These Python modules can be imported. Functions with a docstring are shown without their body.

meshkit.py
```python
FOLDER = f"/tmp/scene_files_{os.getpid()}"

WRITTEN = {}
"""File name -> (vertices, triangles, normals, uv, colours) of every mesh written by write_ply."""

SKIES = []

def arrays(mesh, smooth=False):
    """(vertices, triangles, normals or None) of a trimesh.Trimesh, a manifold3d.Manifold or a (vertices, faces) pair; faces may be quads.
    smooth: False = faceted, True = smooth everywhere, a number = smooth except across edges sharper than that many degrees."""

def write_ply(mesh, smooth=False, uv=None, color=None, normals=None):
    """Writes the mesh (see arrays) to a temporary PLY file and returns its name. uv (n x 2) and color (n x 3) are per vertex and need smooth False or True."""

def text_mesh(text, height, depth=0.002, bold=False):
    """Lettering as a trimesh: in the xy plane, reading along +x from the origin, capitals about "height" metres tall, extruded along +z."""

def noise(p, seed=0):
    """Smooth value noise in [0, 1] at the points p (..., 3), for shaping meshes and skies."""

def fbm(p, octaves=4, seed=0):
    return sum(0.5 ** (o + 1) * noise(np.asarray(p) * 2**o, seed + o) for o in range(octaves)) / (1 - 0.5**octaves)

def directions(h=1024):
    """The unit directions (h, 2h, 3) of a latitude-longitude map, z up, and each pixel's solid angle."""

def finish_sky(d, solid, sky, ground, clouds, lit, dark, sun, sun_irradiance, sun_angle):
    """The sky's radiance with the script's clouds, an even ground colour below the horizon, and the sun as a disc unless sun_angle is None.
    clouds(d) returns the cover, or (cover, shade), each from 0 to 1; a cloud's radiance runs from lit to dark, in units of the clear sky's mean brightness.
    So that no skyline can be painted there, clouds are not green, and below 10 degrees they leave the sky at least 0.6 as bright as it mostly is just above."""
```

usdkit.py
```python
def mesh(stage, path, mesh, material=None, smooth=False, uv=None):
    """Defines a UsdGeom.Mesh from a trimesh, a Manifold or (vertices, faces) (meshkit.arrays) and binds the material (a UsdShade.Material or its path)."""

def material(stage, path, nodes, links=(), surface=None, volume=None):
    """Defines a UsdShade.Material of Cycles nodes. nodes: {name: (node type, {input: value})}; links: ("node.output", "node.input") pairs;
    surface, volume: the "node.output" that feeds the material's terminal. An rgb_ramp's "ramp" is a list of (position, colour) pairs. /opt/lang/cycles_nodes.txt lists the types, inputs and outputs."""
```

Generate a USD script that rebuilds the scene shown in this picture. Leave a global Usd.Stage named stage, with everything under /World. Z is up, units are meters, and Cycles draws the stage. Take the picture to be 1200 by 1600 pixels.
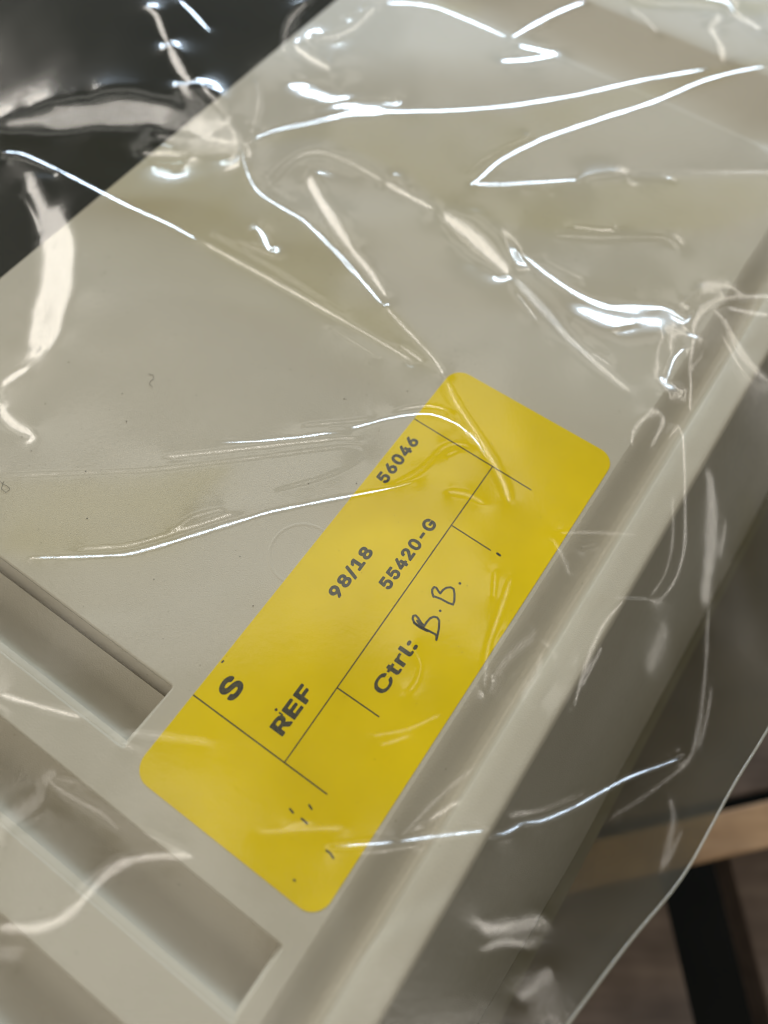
import math, numpy as np, trimesh, usdkit, meshkit
from pxr import Usd, UsdGeom, UsdLux, UsdShade, Gf, Sdf, Vt
from scipy.fft import dctn, idctn
from scipy.spatial import cKDTree
from scipy.ndimage import gaussian_filter, gaussian_filter1d, map_coordinates
from shapely.geometry import Polygon, LineString, Point, box
from shapely import union_all

stage = Usd.Stage.CreateInMemory()
UsdGeom.SetStageUpAxis(stage, 'Z'); UsdGeom.SetStageMetersPerUnit(stage, 1.0)
UsdGeom.Xform.Define(stage, '/World'); UsdGeom.Scope.Define(stage, '/World/Looks')

# ------------------------------------------------------------------ camera (solved from the label's rectangle)
F = 1214.2; CX, CY = 600.0, 800.0; DIST = 0.22
N = np.array([0.02566405, 0.43725543, 0.8989711]); N /= np.linalg.norm(N)
X = np.array([1, 0, 0]) - N * N[0]; X /= np.linalg.norm(X); Y = np.cross(N, X)
R = np.array([X, Y, N])                      # rows: world axes in camera axes
CAM = R @ np.array([0, 0, DIST])
cam = UsdGeom.Camera.Define(stage, '/World/camera')
M = np.eye(4); M[:3, :3] = R.T; M[3, :3] = CAM  # row vectors: camera axes in the world
cam.AddTransformOp().Set(Gf.Matrix4d(*M.ravel().tolist()))
cam.CreateHorizontalApertureAttr(36.0); cam.CreateFocalLengthAttr(36.0 * F / 1200)
cam.CreateVerticalApertureAttr(48.0)
cam.CreateClippingRangeAttr(Gf.Vec2f(0.01, 100)); cam.CreateFStopAttr(7.0); cam.CreateFocusDistanceAttr(0.212)
cam.CreateExposureAttr(-0.2)

# ------------------------------------------------------------------ light: an even dim room, one row of cool ceiling tubes ahead, warm lamps at the left and overhead
dome = UsdLux.DomeLight.Define(stage, '/World/room_light')
dm = usdkit.material(stage, '/World/Looks/room', {'b': ('background_shader', {'color': (1.0, 0.95, 0.76), 'strength': 0.075})}, surface='b.background')
UsdShade.MaterialBindingAPI.Apply(dome.GetPrim()).Bind(dm)

def rect_lamp(name, pos, along, length, width, colour, radiance):
    pos, along = np.array(pos, float), np.array(along, float) / np.linalg.norm(along)
    z = pos / np.linalg.norm(pos)            # shines along -z, towards the origin
    y = np.cross(z, along); y /= np.linalg.norm(y); x = np.cross(y, z)
    l = UsdLux.RectLight.Define(stage, '/World/' + name)
    m = np.eye(4); m[0, :3], m[1, :3], m[2, :3], m[3, :3] = x, y, z, pos
    l.AddTransformOp().Set(Gf.Matrix4d(*m.ravel().tolist()))
    l.CreateWidthAttr(length); l.CreateHeightAttr(width); l.CreateColorAttr(Gf.Vec3f(*colour)); l.CreateIntensityAttr(radiance)
    return pos + np.linspace(-.47, .47, 90)[:, None] * length * x

WARM, DIM = (1.0, 0.93, 0.84), (1.0, 0.94, 0.84)
LAMPS = {
    'C': rect_lamp('cool_ceiling_tubes', (0.3, 4.2, 1.30), (1, 0, 0), 9.8, 0.36, (0.68, 0.83, 1.0), 40.0),
    'W': np.vstack([rect_lamp('warm_lamp_row_left', (-2.5, 1.2, 2.4), (0, 1, 0), 4.6, 0.50, WARM, 9.5),
                    rect_lamp('warm_lamp_row_right', (2.6, 1.2, 2.4), (0, 1, 0), 5.0, 0.09, WARM, 13.0),
                    rect_lamp('warm_lamp_row_overhead', (-0.6, -0.9, 2.5), (1, 0, 0), 3.4, 0.10, WARM, 17.0)]),
    'D': np.vstack([rect_lamp('dim_lamp_row_left', (-1.9, -0.3, 2.7), (0, 1, 0), 3.2, 0.30, DIM, 2.0),
                    rect_lamp('dim_lamp_row_right', (2.42, 1.2, 2.55), (0, 1, 0), 5.0, 0.16, DIM, 2.6),
                    rect_lamp('dim_lamp_row_overhead', (-0.6, -0.66, 2.55), (1, 0, 0), 3.4, 0.16, DIM, 2.4)]),
}

rect_lamp('ceiling_panel_ahead', (-0.45, 1.15, 2.5), (1, 0.1, 0), 1.7, 0.85, (1.0, 0.97, 0.88), 1.0)
rect_lamp('ceiling_panel_far', (0.85, 2.3, 2.4), (1, -0.15, 0), 1.7, 0.8, (1.0, 0.98, 0.92), 0.8)
rect_lamp('ceiling_panel_above', (-0.75, -0.12, 2.6), (1, -0.2, 0), 0.9, 0.5, (1.0, 0.97, 0.88), 1.0)

# ------------------------------------------------------------------ frames: label frame (u along the label, v across it), millimetres
A = math.radians(55.46626633)
U = np.array([math.cos(A), math.sin(A)]); V = np.array([U[1], -U[0]]); P0 = np.array([-0.06126322, -0.07086094])
UV = np.array([[U[0], V[0], 0], [U[1], V[1], 0], [0, 0, 1]])

def w(p):
    """(u, v, z) in mm of the label frame -> world metres."""
    p = np.asarray(p, float)
    return (p / 1000) @ UV.T + np.r_[P0, 0]

def uv_of(xy): return np.stack([(xy - P0) @ U, (xy - P0) @ V], -1) * 1000

def ray(px):
    px = np.atleast_2d(np.asarray(px, float))
    return np.c_[px[:, 0] - CX, -(px[:, 1] - CY), -F * np.ones(len(px))] @ R.T

def to_plane(px, z=0.0):
    d = ray(px); return CAM[:2] + d[:, :2] * ((z - CAM[2]) / d[:, 2])[:, None]

def to_uv(px, z=0.0): return uv_of(to_plane(px, z))

# ------------------------------------------------------------------ helpers
used = {}
def numbered(path):
    n = used.get(path, -1) + 1; used[path] = n
    return path if n == 0 else f'{path}_{n:03d}'
def obj(name, mesh, mat, parent='/World', smooth=False):
    if not isinstance(parent, str): parent = str(parent.GetPath())
    return usdkit.mesh(stage, numbered(f'{parent}/{name}'), mesh, mat, smooth=smooth).GetPrim()
def tag(p, label=None, cat=None, group=None, kind=None):
    for k, x in (('label', label), ('category', cat), ('group', group), ('kind', kind)):
        if x: p.SetCustomDataByKey(k, x)
    return p
def thing(name, label, cat, group=None):
    return tag(UsdGeom.Xform.Define(stage, numbered('/World/' + name)).GetPrim(), label, cat, group)
def mat(name, nodes, links=(), surface='p.BSDF', volume=None):
    return usdkit.material(stage, '/World/Looks/' + name, nodes, links, surface, volume)
def grid_mesh(rows):
    """rows: (m, n, 3) in label mm -> quads as triangles, world."""
    rows = np.asarray(rows, float); m, n = rows.shape[:2]
    i = np.arange(m * n).reshape(m, n)
    a, b, c, d = i[:-1, :-1].ravel(), i[:-1, 1:].ravel(), i[1:, 1:].ravel(), i[1:, :-1].ravel()
    return trimesh.Trimesh(w(rows.reshape(-1, 3)), np.vstack([np.c_[a, b, c], np.c_[a, c, d]]), process=False)
def up(mesh):
    """Turn a sheet so that its faces look up."""
    if (mesh.face_normals[:, 2] * mesh.area_faces).sum() < 0: mesh.invert()
    return mesh
def flat(poly, z):
    parts = []
    for g in getattr(poly, 'geoms', [poly]):
        if g.is_empty: continue
        v, f = trimesh.creation.triangulate_polygon(g, engine='earcut')
        parts.append(trimesh.Trimesh(w(np.c_[v, np.full(len(v), z)]), f, process=False))
    return up(trimesh.util.concatenate(parts))
def slab(poly, z0, z1, bevel=0.0, outer=True):
    """A polygon of the label frame as a slab, its upper edge bevelled round."""
    out = []
    for g in getattr(poly, 'geoms', [poly]):
        rings = [np.array(r.coords)[:-1] for r in (g.exterior, *g.interiors)]
        steps = [(0.0, z0)] + ([(bevel * (1 - math.cos(t)), z1 - bevel + bevel * math.sin(t)) for t in np.linspace(0, math.pi / 2, 4)] if bevel else [(0.0, z1)])
        top = []
        for k, r in enumerate(rings):
            if (Polygon(r).exterior.is_ccw) != (k == 0): r = r[::-1]
            e = np.roll(r, -1, 0) - r; e /= np.linalg.norm(e, axis=1, keepdims=True); nrm = np.c_[-e[:, 1], e[:, 0]]
            b = nrm + np.roll(nrm, 1, 0); b /= np.maximum((b * nrm).sum(1, keepdims=True), .3)
            rows = np.array([np.c_[r + b * s * (k > 0 or outer), np.full(len(r), z)] for s, z in steps])
            rows = np.concatenate([rows, rows[:, :1]], 1); out.append(grid_mesh(rows)); top.append(rows[-1, :-1, :2])
        v, f = trimesh.creation.triangulate_polygon(Polygon(top[0], top[1:]), engine='earcut')
        out.append(trimesh.Trimesh(w(np.c_[v, np.full(len(v), z1)]), f, process=False))
        v, f = trimesh.creation.triangulate_polygon(g, engine='earcut')
        out.append(trimesh.Trimesh(w(np.c_[v, np.full(len(v), z0)]), f[:, ::-1], process=False))
    m = trimesh.util.concatenate(out); return m

# ------------------------------------------------------------------ materials
plastic = mat('grey_plastic', {
    'g': ('geometry', {}), 'n1': ('noise_texture', {'scale': 14.0, 'detail': 4.0}), 'n2': ('noise_texture', {'scale': 2600.0, 'detail': 2.0}),
    'n3': ('noise_texture', {'scale': 420.0, 'detail': 3.0}), 'v': ('voronoi_texture', {'scale': 190.0}), 'vr': ('rgb_ramp', {'ramp': [(0, (0.35, 0.33, 0.28)), (0.035, (0.55, 0.54, 0.5)), (0.06, (1, 1, 1)), (1, (1, 1, 1))]}),
    'r': ('rgb_ramp', {'ramp': [(0.3, (0.47, 0.435, 0.360)), (0.7, (0.52, 0.482, 0.40))]}), 'm': ('mix_color', {'blend_type': 'multiply', 'fac': 0.55}),
    'rr': ('map_range', {'from_min': 0.3, 'from_max': 0.7, 'to_min': 0.38, 'to_max': 0.56}),
    'b': ('bump', {'strength': 0.30, 'distance': 0.0003}), 'p': ('principled_bsdf', {'specular_ior_level': 0.32})},
    [('g.position', 'n1.vector'), ('g.position', 'n2.vector'), ('g.position', 'n3.vector'), ('g.position', 'v.vector'), ('n1.fac', 'r.fac'), ('v.distance', 'vr.fac'),
     ('r.color', 'm.a'), ('vr.color', 'm.b'), ('m.result', 'p.base_color'), ('n3.fac', 'rr.value'), ('rr.result', 'p.roughness'), ('n2.fac', 'b.height'), ('b.normal', 'p.normal')])
yellow = mat('yellow_label_paper', {
    'g': ('geometry', {}), 'n': ('noise_texture', {'scale': 30.0, 'detail': 5.0}), 'r': ('rgb_ramp', {'ramp': [(0.3, (0.70, 0.52, 0.0003)), (0.7, (0.84, 0.63, 0.0006))]}),
    'v': ('voronoi_texture', {'scale': 230.0}), 'vr': ('rgb_ramp', {'ramp': [(0, (0.25, 0.2, 0.1)), (0.03, (0.5, 0.45, 0.35)), (0.05, (1, 1, 1)), (1, (1, 1, 1))]}), 'm': ('mix_color', {'blend_type': 'multiply', 'fac': 0.6}),
    'n2': ('noise_texture', {'scale': 1500.0, 'detail': 3.0}), 'b': ('bump', {'strength': 0.08, 'distance': 0.0003}), 'p': ('principled_bsdf', {'roughness': 0.5, 'specular_ior_level': 0.1})},
    [('g.position', 'n.vector'), ('g.position', 'v.vector'), ('g.position', 'n2.vector'), ('n.fac', 'r.fac'), ('r.color', 'm.a'), ('v.distance', 'vr.fac'), ('vr.color', 'm.b'), ('m.result', 'p.base_color'), ('n2.fac', 'b.height'), ('b.normal', 'p.normal')])
ink = mat('black_ink', {'g': ('geometry', {}), 'n': ('noise_texture', {'scale': 900.0, 'detail': 3.0}), 'r': ('rgb_ramp', {'ramp': [(0.35, (0.020, 0.021, 0.016)), (0.72, (0.075, 0.068, 0.025))]}), 'p': ('principled_bsdf', {'roughness': 0.6})},
          [('g.position', 'n.vector'), ('n.fac', 'r.fac'), ('r.color', 'p.base_color')])
def wood(name, a, b, c):
    return mat(name, {'g': ('geometry', {}), 'mp': ('mapping', {'scale': (3, 40, 40), 'rotation': (0, 0, math.radians(18))}), 'n': ('noise_texture', {'scale': 3.0, 'detail': 6.0, 'roughness': 0.65}),
                      'n2': ('noise_texture', {'scale': 22.0, 'detail': 5.0}), 'r': ('rgb_ramp', {'ramp': [(0.25, a), (0.5, b), (0.75, c)]}), 'r2': ('rgb_ramp', {'ramp': [(0.3, (0.55, 0.52, 0.5)), (0.65, (1.1, 1.1, 1.1))]}),
                      'm': ('mix_color', {'blend_type': 'multiply', 'fac': 1.0}), 'bp': ('bump', {'strength': 0.5, 'distance': 0.001}), 'p': ('principled_bsdf', {'roughness': 0.75})},
               [('g.position', 'mp.vector'), ('mp.vector', 'n.vector'), ('g.position', 'n2.vector'), ('n.fac', 'r.fac'), ('n2.fac', 'r2.fac'), ('r.color', 'm.a'), ('r2.color', 'm.b'), ('m.result', 'p.base_color'), ('n.fac', 'bp.height'), ('bp.normal', 'p.normal')])
tan_wood = wood('tan_wood', (0.42, 0.26, 0.14), (0.52, 0.33, 0.185), (0.60, 0.40, 0.24))
grey_wood = wood('weathered_wood', (0.10, 0.075, 0.058), (0.155, 0.115, 0.09), (0.21, 0.16, 0.125))
dark_floor = mat('dark_floor', {'g': ('geometry', {}), 'n': ('noise_texture', {'scale': 9.0, 'detail': 6.0}), 'r': ('rgb_ramp', {'ramp': [(0.3, (0.004, 0.004, 0.003)), (0.7, (0.009, 0.008, 0.006))]}), 'p': ('principled_bsdf', {'roughness': 0.9, 'specular_ior_level': 0.05})},
                 [('g.position', 'n.vector'), ('n.fac', 'r.fac'), ('r.color', 'p.base_color')])
black_board = mat('dark_board', {'g': ('geometry', {}), 'n': ('noise_texture', {'scale': 14.0, 'detail': 5.0}), 'r': ('rgb_ramp', {'ramp': [(0.3, (0.010, 0.010, 0.006)), (0.7, (0.018, 0.0175, 0.010))]}), 'p': ('principled_bsdf', {'roughness': 0.9, 'specular_ior_level': 0.1})},
                  [('g.position', 'n.vector'), ('n.fac', 'r.fac'), ('r.color', 'p.base_color')])

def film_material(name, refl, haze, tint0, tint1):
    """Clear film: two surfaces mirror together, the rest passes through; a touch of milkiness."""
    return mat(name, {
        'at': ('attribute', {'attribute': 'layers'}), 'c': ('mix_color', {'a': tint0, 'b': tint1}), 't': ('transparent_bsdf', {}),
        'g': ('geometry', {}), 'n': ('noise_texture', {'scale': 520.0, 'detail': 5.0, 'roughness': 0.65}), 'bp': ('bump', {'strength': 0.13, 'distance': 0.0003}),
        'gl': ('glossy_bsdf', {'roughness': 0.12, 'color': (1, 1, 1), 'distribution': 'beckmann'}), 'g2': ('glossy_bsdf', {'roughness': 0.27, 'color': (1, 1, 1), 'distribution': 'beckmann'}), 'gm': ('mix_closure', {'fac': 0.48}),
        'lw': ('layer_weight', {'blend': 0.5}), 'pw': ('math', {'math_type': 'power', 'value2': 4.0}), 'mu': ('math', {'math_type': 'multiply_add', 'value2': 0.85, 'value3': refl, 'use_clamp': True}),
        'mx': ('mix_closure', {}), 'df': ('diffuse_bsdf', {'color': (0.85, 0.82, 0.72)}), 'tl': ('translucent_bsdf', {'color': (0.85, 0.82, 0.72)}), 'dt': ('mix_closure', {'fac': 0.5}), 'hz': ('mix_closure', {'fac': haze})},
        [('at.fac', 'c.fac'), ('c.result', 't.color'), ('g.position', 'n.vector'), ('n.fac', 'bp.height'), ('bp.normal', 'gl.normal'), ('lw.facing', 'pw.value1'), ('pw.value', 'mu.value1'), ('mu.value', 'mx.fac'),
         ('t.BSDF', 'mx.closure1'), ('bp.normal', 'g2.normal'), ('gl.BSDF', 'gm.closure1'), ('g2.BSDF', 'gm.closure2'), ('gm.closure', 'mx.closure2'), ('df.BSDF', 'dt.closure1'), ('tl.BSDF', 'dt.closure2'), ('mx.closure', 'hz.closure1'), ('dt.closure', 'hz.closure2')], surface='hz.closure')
film = film_material('clear_film', 0.085, 0.006, (0.955, 0.955, 0.925), (0.905, 0.885, 0.735))
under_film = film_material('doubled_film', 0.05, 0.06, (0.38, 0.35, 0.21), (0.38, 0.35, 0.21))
film_edge = film_material('film_edge', 0.10, 0.30, (0.86, 0.85, 0.76), (0.7, 0.68, 0.5))

# ------------------------------------------------------------------ the background under the panel
ZP = -240.0      # top of the pallet boards, mm
obj('floor', trimesh.creation.box([6, 6, 0.02], transform=trimesh.transformations.translation_matrix([0, 0.5, -0.47])), dark_floor)
tag(stage.GetPrimAtPath('/World/floor'), kind='structure')
pallet = thing('wooden_pallet', 'weathered wooden pallet with a tan cross batten under the bagged panel', 'pallet')
def plank(name, px4, z, thick, m, label=None):
    """px4: outline of the plank's top as seen in the picture, put on its own height z."""
    p = Polygon(to_uv(px4, z / 1000))
    o = obj(name, slab(p, z - thick, z, 1.5), m, pallet, smooth=40)
    if label: tag(o, label)
plank('batten', [(560, 1400), (1420, 1200), (1436, 1270), (590, 1468)], ZP + 22, 22, tan_wood, 'tan batten across the boards')
plank('board', [(560, 1440), (1022, 1325), (1098, 1650), (700, 1770)], ZP - 0.5, 22, grey_wood)
plank('board', [(1130, 1300), (1420, 1230), (1600, 1560), (1222, 1660)], ZP - 0.5, 22, grey_wood)
plank('board', [(560, 900), (1420, 560), (1424, 1185), (570, 1370)], ZP + 2, 24, grey_wood)
# dark board that the far end of the panel lies on
bd = thing('dark_board', 'near-black board under the far left edge of the panel', 'board')
obj('board_sheet', slab(box(-60, -620, 700, 60), -75, -58, 1.0), black_board, bd, smooth=40)

# ------------------------------------------------------------------ the moulded panel
panel = thing('moulded_panel', 'light grey moulded plastic panel with louvre slots, sealed inside the clear bag', 'plastic panel')
P1 = box(3.6, -190, 21.6, -5.6); P2 = box(-25.4, -190, -8.3, 52.6); P3 = box(-56.4, -190, -39.0, 52.6); P4 = box(-86, -190, -69, 52.6)
RC = 26.0
def outline(du, dv, r):
    """Face outline: up the right side (v = dv), round the corner, along the far side (u = du)."""
    a = [(u, dv) for u in np.linspace(-95, du - r, 70)]
    b = [(du - r + r * math.sin(t), dv - r + r * math.cos(t)) for t in np.linspace(0, math.pi / 2, 24)[1:-1]]
    c = [(du, v) for v in np.linspace(dv - r, -140, 60)]
    return np.array(a + b + c)
face_edge = outline(300, 57.5, RC)
face = Polygon(np.vstack([face_edge, [(-95, -140)]]))
for p in (P1, P2, P3, P4): face = face.difference(p.intersection(box(-200, -137, 400, 200)).buffer(-.6).buffer(.6, quad_segs=4))
obj('panel_face', slab(face, -2.0, 0.0, 0.6, False), plastic, panel, smooth=35)
# groove, lip and outer wall, lofted round the two visible sides
prof = [  # du, dv, z beside the label, z at the far end, corner radius
    (300, 57.5, 0, 0, RC), (301.5, 58.6, -0.3, -.8, RC), (305, 60.2, -1.15, -5, RC), (309, 62.6, -2.8, -9.6, RC), (318, 65.2, -4.6, -10.6, RC), (328, 66.9, -5.3, -8.0, RC), (336, 68.1, -4.7, -4.6, RC), (343, 69.2, -2.6, -2.0, RC + 2),
    (348, 70.0, -1.5, -1.2, RC + 3), (365, 73.0, -1.0, -.7, RC + 5), (390, 76.6, -0.5, -.4, RC + 6), (405, 77.8, -0.45, -.45, RC + 7), (408, 78.6, -0.75, -.7, RC + 7), (410, 79.3, -1.6, -1.6, RC + 7), (410.6, 79.7, -2.6, -2.6, RC + 8), (446, 114, -71, -50, RC + 12), (447, 114.5, -73, -52, RC + 12), (448, 114.6, -80, -78, RC + 12)]
cc = np.linspace(0, 1, len(face_edge)); cc = np.clip((cc * 154 - 66) / 30, 0, 1)
rows = np.array([np.c_[outline(a, b, r), za * (1 - cc) + zb * cc] for a, b, za, zb, r in prof])
obj('groove', grid_mesh(rows[:8]), plastic, panel, smooth=True)
obj('raised_lip', grid_mesh(rows[7:15]), plastic, panel, smooth=True)
obj('outer_wall', grid_mesh(rows[14:]), plastic, panel, smooth=30)
obj('side_wall', grid_mesh(np.array([[(u, -140 + (0.0 if z else .3), z) for u in np.linspace(-95, 410, 30)] for z in (-.4, -58)])), plastic, panel)
# slots: a deep back wall, a floor that rises to the rounded front edge, an end wall
def slot(p):
    u0, v0, u1, v1 = p.bounds; v0 = -137
    fl = [(u1 + 0.05, -1.4), *([(u1 + 1.8, -2.1), (u1 + 1.8, -20), (u1 - 2.0, -20.2), (u1 - 2.4, -16.8)] if u1 > 0 else [(u1 - .2, -17.5), (u1 - 1.5, -17.6)]), (u1 - 6, -16.2), (u1 - .55 * (u1 - u0), -14.2), (u1 - .78 * (u1 - u0), -8.2), (u1 - .9 * (u1 - u0), -3.6), (u0 + 1.6, -1.0), (u0 + .5, -.35), (u0 - .2, -.25)]
    obj('slot_floor', up(grid_mesh(np.array([[(u, v, z) for u, z in fl] for v in np.linspace(v0, v1 - .02, 24)]))), plastic, panel, smooth=40)
    obj('slot_end', grid_mesh(np.array([[(u1 + .02, v1 + .02, -.9), (u0, v1 + .02, -.6)], [(u1 + .02, v1 - .8, -3), (u0 + 2, v1 - .8, -1.3)], [(u1 + .02, v1 - 2.8, -21), (u0 + 2.5, v1 - 1.8, -21)]])), plastic, panel)
for p in (P1, P2, P3, P4): slot(p)
# ejector mark: a shallow ring beside the label
t = np.linspace(0, 2 * math.pi, 73)
obj('moulding_mark', up(grid_mesh(np.array([[(69.5 + r * math.cos(a), -.8 + r * math.sin(a), z) for a in t] for r, z in ((9.6, .012), (9.25, .08), (9.0, .08), (8.5, .014))]))), plastic, panel, smooth=True)

# ------------------------------------------------------------------ the yellow label
lab = thing('yellow_label', 'yellow sticker with rounded corners, printed black numbers and initials in pen', 'label')
lp = box(0, 0, 147.4, 56.3).buffer(-5.2).buffer(5.2, quad_segs=10)
lv = slab(lp, 0.02, 0.10, 0.03)
obj('label_paper', lv, yellow, lab, smooth=30)
ZI = 0.106
def text(s, u0, u1, vbase, height, bold=True, swell=.045, name='printed_text'):
    parts = []
    for i, ch in enumerate(s):               # each character a little narrower than its cell
        m = meshkit.text_mesh(ch, 1.0, 0.004, bold); right = meshkit.text_mesh(s[:i + 1], 1.0, 0.004, bold).bounds[1, 0]
        t = np.array(m.vertices)[np.array(m.faces)]; t = t[(t[:, :, 2] < 1e-6).all(1)][:, :, :2]
        g = union_all([Polygon(x).buffer(1e-4) for x in t]).buffer(swell).simplify(.006)
        wd = m.bounds[1, 0] - m.bounds[0, 0]
        for x in getattr(g, 'geoms', [g]):
            e = trimesh.creation.extrude_polygon(x, 0.004, engine='earcut')
            c = .5 * (m.bounds[0, 0] + m.bounds[1, 0]); e.vertices[:, 0] = (e.vertices[:, 0] - c) * .90 + right - wd / 2; parts.append(e)
    m = trimesh.util.concatenate(parts); b = m.bounds; v = np.array(m.vertices)
    x = u0 + (v[:, 0] - b[0, 0]) / (b[1, 0] - b[0, 0]) * (u1 - u0)
    obj(name, trimesh.Trimesh(w(np.c_[x, vbase - v[:, 1] * height, ZI + v[:, 2]]), m.faces, process=False), ink, lab)
text('S', 27.0, 32.6, 9.2, 4.9)
text('REF', 27.6, 41.0, 24.6, 3.7)
text('56046', 100.7, 118.4, 5.6, 3.35)
text('98/18', 64.4, 81.4, 14.9, 3.3)
text('55420-G', 74.4, 98.8, 24.6, 3.3)
text('Ctrl:', 50.2, 66.2, 39.6, 3.7, False, .045)
def stroke(pts, wd, name, uv=False):
    p = pts if uv else to_uv(pts)
    g = LineString(p).buffer(wd / 2, quad_segs=3) if len(p) > 1 else Point(p[0]).buffer(wd / 2, quad_segs=4)
    obj(name, flat(g, ZI + .003), ink, lab)
stroke([(124.0, 0.2), (123.4, 40.9)], .38, 'printed_line', True); stroke([(23.0, 0.2), (23.1, 41.8)], .38, 'printed_line', True)
stroke([(23.1, 29.0), (123.3, 27.9)], .34, 'printed_line', True); stroke([(45.2, 28.9), (45.3, 41.6)], .38, 'printed_line', True); stroke([(100.6, 28.4), (100.4, 41.1)], .38, 'printed_line', True)
hz = lambda q: [(570 + x / 6.667, 880 + y / 6.667) for x, y in q]
stroke(hz([(745, 800), (747, 760), (735, 742), (650, 698), (560, 655), (515, 620), (498, 580), (505, 550), (530, 545), (556, 572), (585, 620), (618, 656), (645, 615), (680, 575), (720, 558), (755, 568), (775, 600), (772, 680), (760, 740), (745, 800)]), .62, 'pen_initial')
stroke(hz([(512, 622), (570, 668), (650, 708), (580, 650), (545, 600)]), .62, 'pen_initial')
stroke(hz([(716, 352), (702, 310), (702, 275), (722, 250), (745, 258), (768, 295), (785, 316), (815, 280), (850, 257), (895, 252), (925, 270), (934, 320), (932, 395), (918, 432), (870, 415), (790, 372), (720, 346)]), .62, 'pen_initial')
for q, d in (((785, 497), .75), ((990, 212), .8), ((1066, 236), .3)): stroke(hz([q]), d, 'pen_dot')
stroke([(431.5, 1109)], .8, 'ink_speck'); stroke([(437, 1114), (441, 1117)], .5, 'ink_speck'); stroke([(777, 865), (781, 868)], .7, 'ink_speck')
for q in ([(483, 1258), (487, 1264)], [(453, 1264), (458, 1270)], [(471, 1279), (476, 1283), (480, 1287)], [(510, 1329), (516, 1333), (521, 1341)], [(459, 1375), (461, 1376)], [(347, 1035), (349, 1033)]): stroke(q, .5, 'ink_speck')
# dust and a few hairs on the panel
rng = np.random.default_rng(4)
dust_mat = mat('dust', {'p': ('principled_bsdf', {'base_color': (0.055, 0.048, 0.035), 'roughness': 0.9})})
pieces = []
for _ in range(150):
    u, v = rng.uniform(-60, 295), rng.uniform(-136, 56)
    if Point(u, v).within(face.buffer(-1)) and not lp.buffer(1).contains(Point(u, v)):
        r = rng.uniform(.08, .22); m = trimesh.creation.icosphere(1, r); m.apply_scale([1, rng.uniform(.5, 1), .4]); m.vertices += (u, v, .08); m.vertices = w(m.vertices); pieces.append(m)
    elif lp.buffer(-2).contains(Point(u, v)):
        r = rng.uniform(.06, .14); m = trimesh.creation.icosphere(1, r); m.apply_scale([1, .7, .3]); m.vertices += (u, v, .2); m.vertices = w(m.vertices); pieces.append(m)
dust = obj('dust', trimesh.util.concatenate(pieces), dust_mat)
tag(dust, 'dark dust specks scattered over the grey panel and yellow label', 'dust', kind='stuff')
def hair(px, name='hair'):
    p = to_uv(px); p = np.array([LineString(p).interpolate(t, normalized=True).coords[0] for t in np.linspace(0, 1, 24)])
    m = trimesh.creation.sweep_polygon(Point(0, 0).buffer(.045, quad_segs=2), w(np.c_[p, np.full(len(p), .12)]) * 1000)
    m.vertices /= 1000
    return obj('hair', m, dust_mat)
tag(hair([(232, 585), (240, 586), (240, 592), (234, 597), (234, 601), (238, 605)]), 'short dark curled hair on the panel left of the label, above the slots', 'hair')
tag(hair([(-3, 748), (4, 756), (12, 760), (16, 764), (10, 770), (2, 764), (6, 752)]), 'tiny dark looped hair on the panel at the far left', 'hair')

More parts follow.
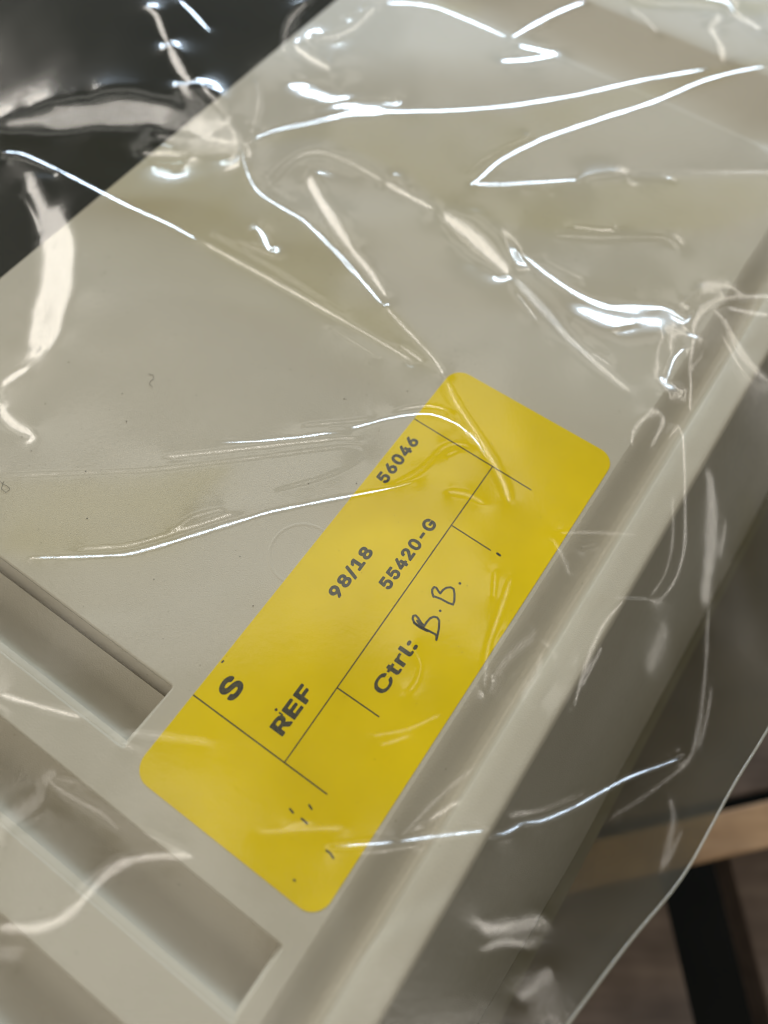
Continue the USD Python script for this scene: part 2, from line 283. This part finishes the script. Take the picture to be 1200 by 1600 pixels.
# ------------------------------------------------------------------ the clear bag
# Folds of the film as they run over the panel: (what they catch, half width, strength, points in the photograph); each is put where it lies on the film.
FOLDS = [
 ('C', 3.2, 1, [(0,238),(30,237),(100,270),(200,322),(268,352),(312,377)]), ('W', 2.6, .9, [(312,377),(400,425),(500,480),(600,537),(650,568)]),
 ('W', 2.2, .6, [(330,365),(420,415),(540,490)]), ('C', 2.5, .7, [(378,225),(382,262),(400,300),(440,325),(475,345)]),
 ('C', 3.6, 1, [(462,335),(480,350),(520,388),(560,432),(600,478)]), ('W', 2.5, .8, [(600,478),(640,520),(680,562),(696,590)]),
 ('C', 4.5, 1, [(383,228),(400,212),(440,199),(500,187),(540,178),(600,175),(700,173),(800,165),(900,149),(1000,126),(1110,107)]),
 ('C', 20, .75, [(468,140),(505,150),(550,168),(600,172)]),
 ('C', 4.5, 1, [(735,293),(780,250),(850,215),(950,182),(1020,160),(1100,125),(1150,112),(1200,103)]),
 ('C', 4.0, 1, [(735,287),(800,287),(860,283),(905,280)]), ('W', 3.5, .8, [(905,280),(1000,273),(1060,270),(1210,268)]),
 ('C', 5.0, 1, [(797,60),(815,50),(840,35),(880,15),(915,2)]), ('C', 3.0, .8, [(600,5),(640,5),(680,10),(740,35),(795,60)]),
 ('C', 7.0, .95, [(808,70),(835,78),(868,84),(830,93),(780,96)]),
 ('C', 6.5, 1, [(815,395),(850,425),(900,460),(950,482),(1000,482),(1040,480),(1072,502)]), ('C', 28, .5, [(900,480),(960,505),(1030,500)]),
 ('C', 2.5, 1, [(1075,502),(1082,488)]), ('C', 2.5, 1, [(1070,543),(1052,560),(1045,585),(1040,596)]), ('C', 12, .8, [(1040,600),(1052,606)]),
 ('C', 3.4, .95, [(340,692),(400,690),(480,682),(540,672),(600,655),(640,648),(670,645),(700,655),(730,672),(745,690),(760,715)]),
 ('C', 4.0, 1, [(45,871),(100,871),(200,867),(260,850),(340,825),(420,800),(520,780),(600,765),(650,752)]),
 ('C', 4.0, 1, [(510,1323),(600,1318),(680,1307),(765,1297)]), ('C', 3.2, 1, [(762,1308),(800,1300),(815,1282),(840,1287),(900,1260),(980,1215),(1030,1197),(1060,1186),(1068,1180)]),
 ('C', 7, .9, [(402,355),(412,368),(418,388)]), ('C', 5, .8, [(460,131),(482,133)]), ('C', 3.5, .5, [(280,0),(300,18),(326,48)]),
 ('W', 13, 1, [(0,196),(60,188),(130,176),(180,166),(240,172),(300,190),(340,205),(372,215)]), ('W', 7, .9, [(70,195),(130,188),(240,182),(300,200)]),
 ('W', 3.5, 1, [(228,13),(243,18),(252,45),(262,68)]), ('W', 6, 1, [(262,70),(275,95),(285,115),(298,125)]), ('W', 12, 1, [(282,138),(300,155),(325,180),(345,195)]),
 ('W', 3.5, .8, [(315,135),(335,155),(358,182)]), ('W', 6, .7, [(240,212),(300,222),(376,228)]), ('W', 6, .55, [(215,238),(280,243),(300,232),(370,240)]),
 ('W', 14, 1, [(42,280),(60,310),(75,350),(85,400),(75,450),(60,500),(55,540)]), ('W', 14, 1, [(85,330),(105,380),(105,440),(90,500),(75,545)]),
 ('W', 7, .9, [(5,600),(25,585),(45,575)]), ('W', 8, .9, [(0,640),(20,665),(55,680)]),
 ('W', 3.5, .8, [(486,0),(460,20),(447,40),(444,70),(440,90)]), ('W', 4.5, .9, [(458,70),(480,88),(500,100),(518,108)]), ('W', 4.0, .9, [(485,62),(530,58),(565,35),(590,8)]), ('W', 5, .7, [(402,125),(405,160),(395,200)]),
 ('W', 12, 1, [(480,275),(495,305),(520,345),(550,390)]), ('W', 6, .9, [(545,385),(575,420),(605,465)]), ('W', 5, .7, [(418,297),(435,270),(465,243),(500,236),(550,255),(600,285)]),
 ('W', 5, .85, [(600,285),(640,308),(680,328)]), ('W', 12, .9, [(690,335),(740,370),(800,430)]), ('W', 13, .9, [(800,430),(850,485),(900,540)]), ('W', 8, .8, [(890,530),(940,575),(985,612)]),
 ('W', 5.5, 1, [(1082,525),(1085,495),(1100,477),(1130,467),(1210,461)]), ('W', 7, 1, [(1112,485),(1132,495),(1142,525),(1160,555),(1176,575),(1205,602)]), ('W', 4, .9, [(1135,480),(1165,487),(1210,493)]),
 ('W', 2.2, .9, [(1083,525),(1082,556),(1075,568),(1080,590),(1078,645)]), ('W', 5, .75, [(988,700),(985,680),(1000,655),(1028,643),(1043,650),(1030,675),(1015,702)]),
 ('W', 2.8, .8, [(1042,690),(1058,662),(1067,668),(1070,740),(1071,850),(1060,900),(1035,938),(1000,935),(960,935)]), ('W', 10, 1, [(1108,735),(1113,790),(1111,850),(1104,905),(1100,945)]),
 ('W', 5, .8, [(978,935),(945,970),(925,1010),(908,1060),(895,1110)]), ('W', 15, .45, [(1040,975),(1030,1010),(1010,1045)]), ('W', 16, .5, [(775,1050),(800,1020),(840,990)]), ('W', 14, .55, [(812,1090),(835,1060),(848,1020)]),
 ('W', 8, .85, [(697,590),(708,625),(730,655),(755,695),(775,730),(790,760),(797,790)]), ('W', 5, .5, [(698,768),(730,772),(758,787)]), ('W', 4, .5, [(610,760),(660,735),(690,700),(710,690),(740,700)]),
 ('W', 6, .5, [(862,840),(880,870),(890,900)]), ('W', 5, .4, [(870,833),(930,832),(1000,836)]), ('W', 5, .45, [(800,900),(780,960),(762,1010),(756,1080)]),
 ('W', 9, 1, [(748,1435),(755,1455),(790,1450),(855,1435)]), ('W', 5, 1, [(812,1562),(835,1542),(862,1512)]), ('W', 3.5, .8, [(755,1485),(775,1473),(805,1472),(828,1480)]),
 ('W', 8, .8, [(-5,1448),(50,1452),(100,1438),(130,1408),(160,1370),(200,1345),(250,1336),(302,1340)]), ('W', 15, .6, [(-5,1290),(30,1275),(70,1240)]), ('W', 5, .55, [(75,1220),(110,1245),(160,1270),(190,1300)]),
 ('W', 4.5, .75, [(-5,1083),(40,1097),(130,1122)]), ('W', 2.5, .7, [(190,1144),(240,1148),(330,1160)]), ('W', 4, .5, [(220,1300),(260,1318),(300,1338)]), ('W', 10, .6, [(-5,1490),(30,1485)]),
 ('W', 2.6, .6, [(-5,744),(100,740),(230,735),(370,719),(470,706),(540,697),(568,698),(575,706),(550,728),(500,748),(430,766)]), ('W', 3, .5, [(270,830),(300,808),(350,795)]),
 ('W', 2.4, .7, [(1107,950),(1102,1050),(1095,1120),(1080,1185),(1060,1205),(1000,1250),(950,1280)]), ('W', 6, .45, [(1045,1245),(1055,1275),(1045,1320),(1030,1365)]),
 ('W', 6, .95, [(1108,45),(1122,62),(1130,80),(1126,95)]), ('W', 5, .9, [(1105,42),(1135,25),(1160,28),(1190,45)]), ('W', 5, .7, [(985,0),(1040,8),(1095,8),(1145,18)]), ('W', 3.5, .8, [(985,15),(1005,25),(1020,42),(1028,52)]),
 ('W', 4, .5, [(860,367),(930,372),(1000,370),(1050,372),(1062,395)]), ('W', 6, .5, [(1085,467),(1105,458),(1122,459)]), ('W', 3, .6, [(470,665),(540,660),(585,655)]), ('W', 3, .6, [(645,1008),(660,1040),(650,1070),(635,1085)]),
 ('W', 3, .5, [(580,1150),(640,1140),(690,1115)]), ('W', 2.5, .6, [(400,1300),(470,1296),(540,1293)]), ('W', 3, .5, [(615,1320),(680,1250),(745,1195)]),
]
YELLOWED = [  # where the film lies double
 [(-10,200),(-10,238),(30,238),(100,270),(268,352),(500,480),(690,580),(640,510),(560,430),(470,340),(400,300),(378,232),(200,215)],
 [(385,232),(440,202),(600,178),(800,172),(1100,108),(1210,88),(1210,102),(1020,160),(850,215),(735,290),(640,270),(500,215)],
 [(600,240),(735,293),(900,283),(1210,270),(1210,330),(1100,360),(900,360),(760,345),(680,310)],
 [(-10,748),(230,738),(370,722),(320,770),(260,850),(200,864),(-10,868)],
 [(640,0),(760,0),(740,30),(660,8)], [(880,0),(1210,0),(1210,20),(1000,10)], [(1165,770),(1178,775),(1185,860),(1195,950),(1180,960),(1160,880)]]
EDGE_PX = [(1440, 640), (1365, 800), (1290, 960), (1235, 1070), (1200, 1142), (1150, 1218), (1112, 1290), (1075, 1360), (1050, 1395), (1000, 1450), (950, 1515), (880, 1610), (800, 1730), (700, 1900)]

# fine creases that run beside the larger folds
cr = np.random.default_rng(11)
for kind, half, strength, line in list(FOLDS):
    p = np.array(line, float); ln = np.linalg.norm(p[-1] - p[0])
    if ln < 90: continue
    for _ in range(1):
        a = cr.uniform(0, .6); b = a + cr.uniform(.2, .4); t = np.linspace(a, b, 12); d = np.linspace(0, 1, len(p))
        q = np.c_[np.interp(t, d, p[:, 0]), np.interp(t, d, p[:, 1])]; n = (q[-1] - q[0])[::-1] * [-1, 1]; n /= np.linalg.norm(n) + 1e-9
        q = q + n * cr.choice([-1, 1]) * cr.uniform(9, 22) + n * np.linspace(-1, 1, 12)[:, None] * cr.uniform(-6, 6)
        FOLDS.append(('W', 1.7, cr.choice([.5, .5, .9]), q.tolist()))
G = 0.00045
x0, x1, y0, y1 = -0.30, 0.34, -0.135, 0.40
nx, ny = int((x1 - x0) / G), int((y1 - y0) / G)
gx, gy = np.meshgrid(x0 + np.arange(nx) * G, y0 + np.arange(ny) * G, indexing='ij')
guv = uv_of(np.stack([gx, gy], -1))
gu, gv = guv[..., 0], guv[..., 1]
sm = lambda e0, e1, x: np.clip((x - e0) / (e1 - e0), 0, 1) ** 2 * (3 - 2 * np.clip((x - e0) / (e1 - e0), 0, 1))
base = 4.6 - 5 * sm(66, 150, gv)
pts = np.stack([gx * 1000, gy * 1000, 0 * gx], -1)
base = base + 1.5 * (meshkit.noise(pts / 46, 3) - .5) + .6 * (meshkit.noise(pts / 17, 5) - .5) + .10 * (meshkit.noise(pts / 6.5, 15) - .5)
base = gaussian_filter(base, 6) / 1000 + .12 * .03 * np.logaddexp(0, (gy - .10) / .03)

def sample(a, xy): return map_coordinates(a, [(xy[:, 0] - x0) / G, (xy[:, 1] - y0) / G], order=1, mode='nearest')
def on_film(px, h):
    z = np.full(len(px), .004)
    for _ in range(12):
        d = ray(px); q = CAM[:2] + d[:, :2] * ((z - CAM[2]) / d[:, 2])[:, None]; z = .5 * z + .5 * sample(h, q)
    return q, z

def smooth_line(p, step=1.5):
    p = np.array(p, float); d = np.r_[0, np.cumsum(np.linalg.norm(np.diff(p, axis=0), axis=1))]
    t = np.linspace(0, d[-1], max(int(d[-1] / step), 4))
    q = np.c_[np.interp(t, d, p[:, 0]), np.interp(t, d, p[:, 1])]
    s = min(8, len(t) / 10); return np.c_[gaussian_filter1d(q[:, 0], s, mode='nearest'), gaussian_filter1d(q[:, 1], s, mode='nearest')], t / d[-1]

report, corr = [], {}
def solve(h_now):
    report.clear()
    sx, sy = np.gradient(base, G); hx, hy = np.gradient(h_now, G)
    GX, GY, WT = np.zeros_like(base), np.zeros_like(base), np.zeros_like(base)
    for n_fold, (kind, half, strength, line) in enumerate(FOLDS):
        px, t = smooth_line(line)
        q, z = on_film(px, h_now)
        p3 = np.c_[q, z]
        to_cam = CAM - p3; dist = np.linalg.norm(to_cam, axis=1); to_cam /= dist[:, None]
        L = LAMPS['D' if kind == 'W' and strength < .72 else kind][None] - p3[:, None]; L /= np.linalg.norm(L, axis=2, keepdims=True)
        hv = L + to_cam[:, None]; s = -hv[..., :2] / hv[..., 2:]
        tan = np.gradient(q, axis=0); tan /= np.linalg.norm(tan, axis=1, keepdims=True) + 1e-12
        s0 = np.stack([sample(sx, q), sample(sy, q)], -1)
        cost = 40 * ((s - s0[:, None]) * tan[:, None]).sum(2) ** 2 + .6 * ((s - s0[:, None]) ** 2).sum(2) + .8 * ((s[..., 0] > .75) | (s[..., 0] < -.75))
        # one lamp for the whole fold, then the best spot on it along the way
        groups = np.arange(cost.shape[1]) // 90
        best = min(set(groups), key=lambda g: cost[:, groups == g].min(1).mean())
        cost[:, groups != best] = 1e9
        j = gaussian_filter1d(cost.argmin(1).astype(float), 12, mode='nearest').round().astype(int)
        st = s[np.arange(len(px)), j]
        got = np.stack([sample(hx, q), sample(hy, q)], -1)
        if report is not None: report.append((kind, line[0], np.abs(((st - s0) * tan).sum(1)).mean(), np.linalg.norm(st - s0, axis=1).mean(), q, st, best))
        if n_fold in corr: corr[n_fold] = np.clip(corr[n_fold] + .55 * (st - got), -.2, .2)
        else: corr[n_fold] = np.zeros_like(st)
        st = st + corr[n_fold]
        sig = max(half * dist.mean() / F, 1.1 * G) * (1.05 if kind == 'C' else 1)
        lo, hi = q.min(0) - 4 * sig, q.max(0) + 4 * sig
        i0, i1 = np.clip(((lo[0] - x0) / G, (hi[0] - x0) / G + 2), 0, nx).astype(int); j0, j1 = np.clip(((lo[1] - y0) / G, (hi[1] - y0) / G + 2), 0, ny).astype(int)
        if i1 <= i0 or j1 <= j0: continue
        cells = np.c_[gx[i0:i1, j0:j1].ravel(), gy[i0:i1, j0:j1].ravel()]
        d, k = cKDTree(q).query(cells, distance_upper_bound=4 * sig)
        ok = np.isfinite(d); kk = k[ok]
        taper = np.minimum(1, np.minimum(t, 1 - t) / .10 + .55)
        loc = np.maximum(sig * (.45 + .55 * np.sqrt(np.sin(np.pi * np.clip(t, .002, .998)))), 1.05 * G) * (.75 + .5 * meshkit.noise(np.c_[t * len(t) / 14, 0 * t + n_fold, 0 * t], 7))
        e = d[ok] / loc[kk]; wt = np.zeros(len(cells)); wt[ok] = np.exp(-.5 * e ** 2 - .1 * e ** 4) * taper[kk]
        dx, dy = np.zeros(len(cells)), np.zeros(len(cells))
        dx[ok] = (st[kk, 0] - s0[kk, 0]) * wt[ok]; dy[ok] = (st[kk, 1] - s0[kk, 1]) * wt[ok]
        shp = (i1 - i0, j1 - j0)
        GX[i0:i1, j0:j1] += dx.reshape(shp); GY[i0:i1, j0:j1] += dy.reshape(shp); WT[i0:i1, j0:j1] += wt.reshape(shp)
    over = np.maximum(WT, 1); GX /= over; GY /= over
    Wg = np.clip(.035 + WT, .035, 1)
    wx, wy = .5 * (Wg[1:] + Wg[:-1]), .5 * (Wg[:, 1:] + Wg[:, :-1])
    tx, ty = .5 * (GX[1:] + GX[:-1]), .5 * (GY[:, 1:] + GY[:, :-1])
    def div(fx, fy):
        o = np.zeros_like(base); o[:-1] += fx; o[1:] -= fx; o[:, :-1] += fy; o[:, 1:] -= fy; return o / G
    grad = lambda a: (np.diff(a, axis=0) / G, np.diff(a, axis=1) / G)
    k2 = (.035 ** .5 / .030) ** 2
    lam = (2 - 2 * np.cos(np.pi * np.arange(nx) / nx))[:, None] / G ** 2 + (2 - 2 * np.cos(np.pi * np.arange(ny) / ny))[None] / G ** 2
    pre = lambda r: idctn(dctn(r, type=2, norm='ortho', workers=-1) / (lam * .3 + k2), type=2, norm='ortho', workers=-1)
    def op(a):
        ax, ay = grad(a); return -div(wx * ax, wy * ay) + k2 * a
    b = -div(wx * tx, wy * ty)
    d = np.zeros_like(base); r = b.copy(); z = pre(r); p = z; rz = (r * z).sum()
    for _ in range(45):
        ap = op(p); al = rz / (p * ap).sum(); d += al * p; r -= al * ap
        z = pre(r); new = (r * z).sum(); p = z + new / rz * p; rz = new
    return base + d

h = base
for _ in range(4): h = solve(h)
# the film never dips into the panel
under = np.where(gv < 79, .0006, .0006 - np.clip(gv - 79, 0, 40) * .00125); under = np.where(gv < -141, -.055, under); under = np.where(gu > 412, -.04, under); under = gaussian_filter(under, 3)
h = under + .5 * ((h - under) + np.sqrt((h - under) ** 2 + .0008 ** 2))
nxs, nys = np.gradient(h, G)

edge_q, edge_z = on_film(np.array(smooth_line(EDGE_PX, 4)[0]), h)
bag_side = Polygon(np.vstack([edge_q, [(-.5, -.6), (-.6, .6), (.6, .6), (edge_q[0, 0] + .2, edge_q[0, 1] + .3)]]))
# what the picture can see of it, with a margin
frame = Polygon(to_plane([(-110, 1720), (1310, 1720), (1260, -60), (-60, -60)])).buffer(.012)
import shapely
keep_v = shapely.contains_xy(bag_side, gx, gy) & shapely.contains_xy(frame, gx, gy)
idx = np.arange(nx * ny).reshape(nx, ny)
q_ok = keep_v[:-1, :-1] & keep_v[1:, :-1] & keep_v[1:, 1:] & keep_v[:-1, 1:]
quads = np.stack([idx[:-1, :-1], idx[1:, :-1], idx[1:, 1:], idx[:-1, 1:]], -1)[q_ok]
ids, inv = np.unique(quads, return_inverse=True)
layers = np.zeros_like(base)
from PIL import Image, ImageDraw
for poly in YELLOWED:
    q, _ = on_film(np.array(poly, float), h)
    im = Image.new('L', (nx, ny)); ImageDraw.Draw(im).polygon([((a - x0) / G, (b - y0) / G) for a, b in q], fill=255)
    layers = np.maximum(layers, np.asarray(im, float).T / 255)
layers = gaussian_filter(layers, 4) * (.45 + .55 * gaussian_filter(meshkit.noise(pts / 11, 8), 2))
bag = thing('plastic_bag', 'clear wrinkled plastic bag stretched over the whole panel', 'bag')
def sheet(name, verts, norms, faces4, attr, m):
    s = UsdGeom.Mesh.Define(stage, f'/World/plastic_bag/{name}')
    s.CreatePointsAttr(Vt.Vec3fArray.FromNumpy(verts.astype(np.float32))); s.CreateFaceVertexCountsAttr(Vt.IntArray.FromNumpy(np.full(len(faces4), 4, np.int32)))
    s.CreateFaceVertexIndicesAttr(Vt.IntArray.FromNumpy(faces4.astype(np.int32).ravel())); s.CreateSubdivisionSchemeAttr('none')
    if norms is not None: s.CreateNormalsAttr(Vt.Vec3fArray.FromNumpy(norms.astype(np.float32))); s.SetNormalsInterpolation('vertex')
    UsdGeom.PrimvarsAPI(s).CreatePrimvar('layers', Sdf.ValueTypeNames.FloatArray, 'vertex').Set(Vt.FloatArray.FromNumpy(attr.astype(np.float32)))
    UsdShade.MaterialBindingAPI.Apply(s.GetPrim()).Bind(m)
nn = np.stack([-nxs, -nys, np.ones_like(nxs)], -1).reshape(-1, 3)[ids]; nn /= np.linalg.norm(nn, axis=1, keepdims=True)
sheet('top_film', np.stack([gx, gy, h], -1).reshape(-1, 3)[ids], nn, inv.reshape(-1, 4), layers.ravel()[ids], film)
# lower film: from the seam down under the panel, doubled where the bag is folded there
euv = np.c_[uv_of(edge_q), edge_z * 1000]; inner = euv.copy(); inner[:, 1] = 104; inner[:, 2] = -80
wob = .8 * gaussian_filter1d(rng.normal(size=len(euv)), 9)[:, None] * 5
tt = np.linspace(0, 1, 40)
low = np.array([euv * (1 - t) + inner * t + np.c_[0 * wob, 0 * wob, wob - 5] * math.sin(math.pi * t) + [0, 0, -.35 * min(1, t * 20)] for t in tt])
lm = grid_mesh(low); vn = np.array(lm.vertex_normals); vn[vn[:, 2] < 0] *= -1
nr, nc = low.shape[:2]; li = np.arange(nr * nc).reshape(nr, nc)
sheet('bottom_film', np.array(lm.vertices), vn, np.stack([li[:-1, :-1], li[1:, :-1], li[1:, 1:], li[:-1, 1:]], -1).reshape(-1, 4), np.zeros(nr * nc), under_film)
rim = trimesh.creation.sweep_polygon(Point(0, 0).buffer(.32, quad_segs=3), np.c_[edge_q, edge_z + .0001] * 1000); rim.vertices /= 1000
obj('seam', rim, film_edge, bag, smooth=True)
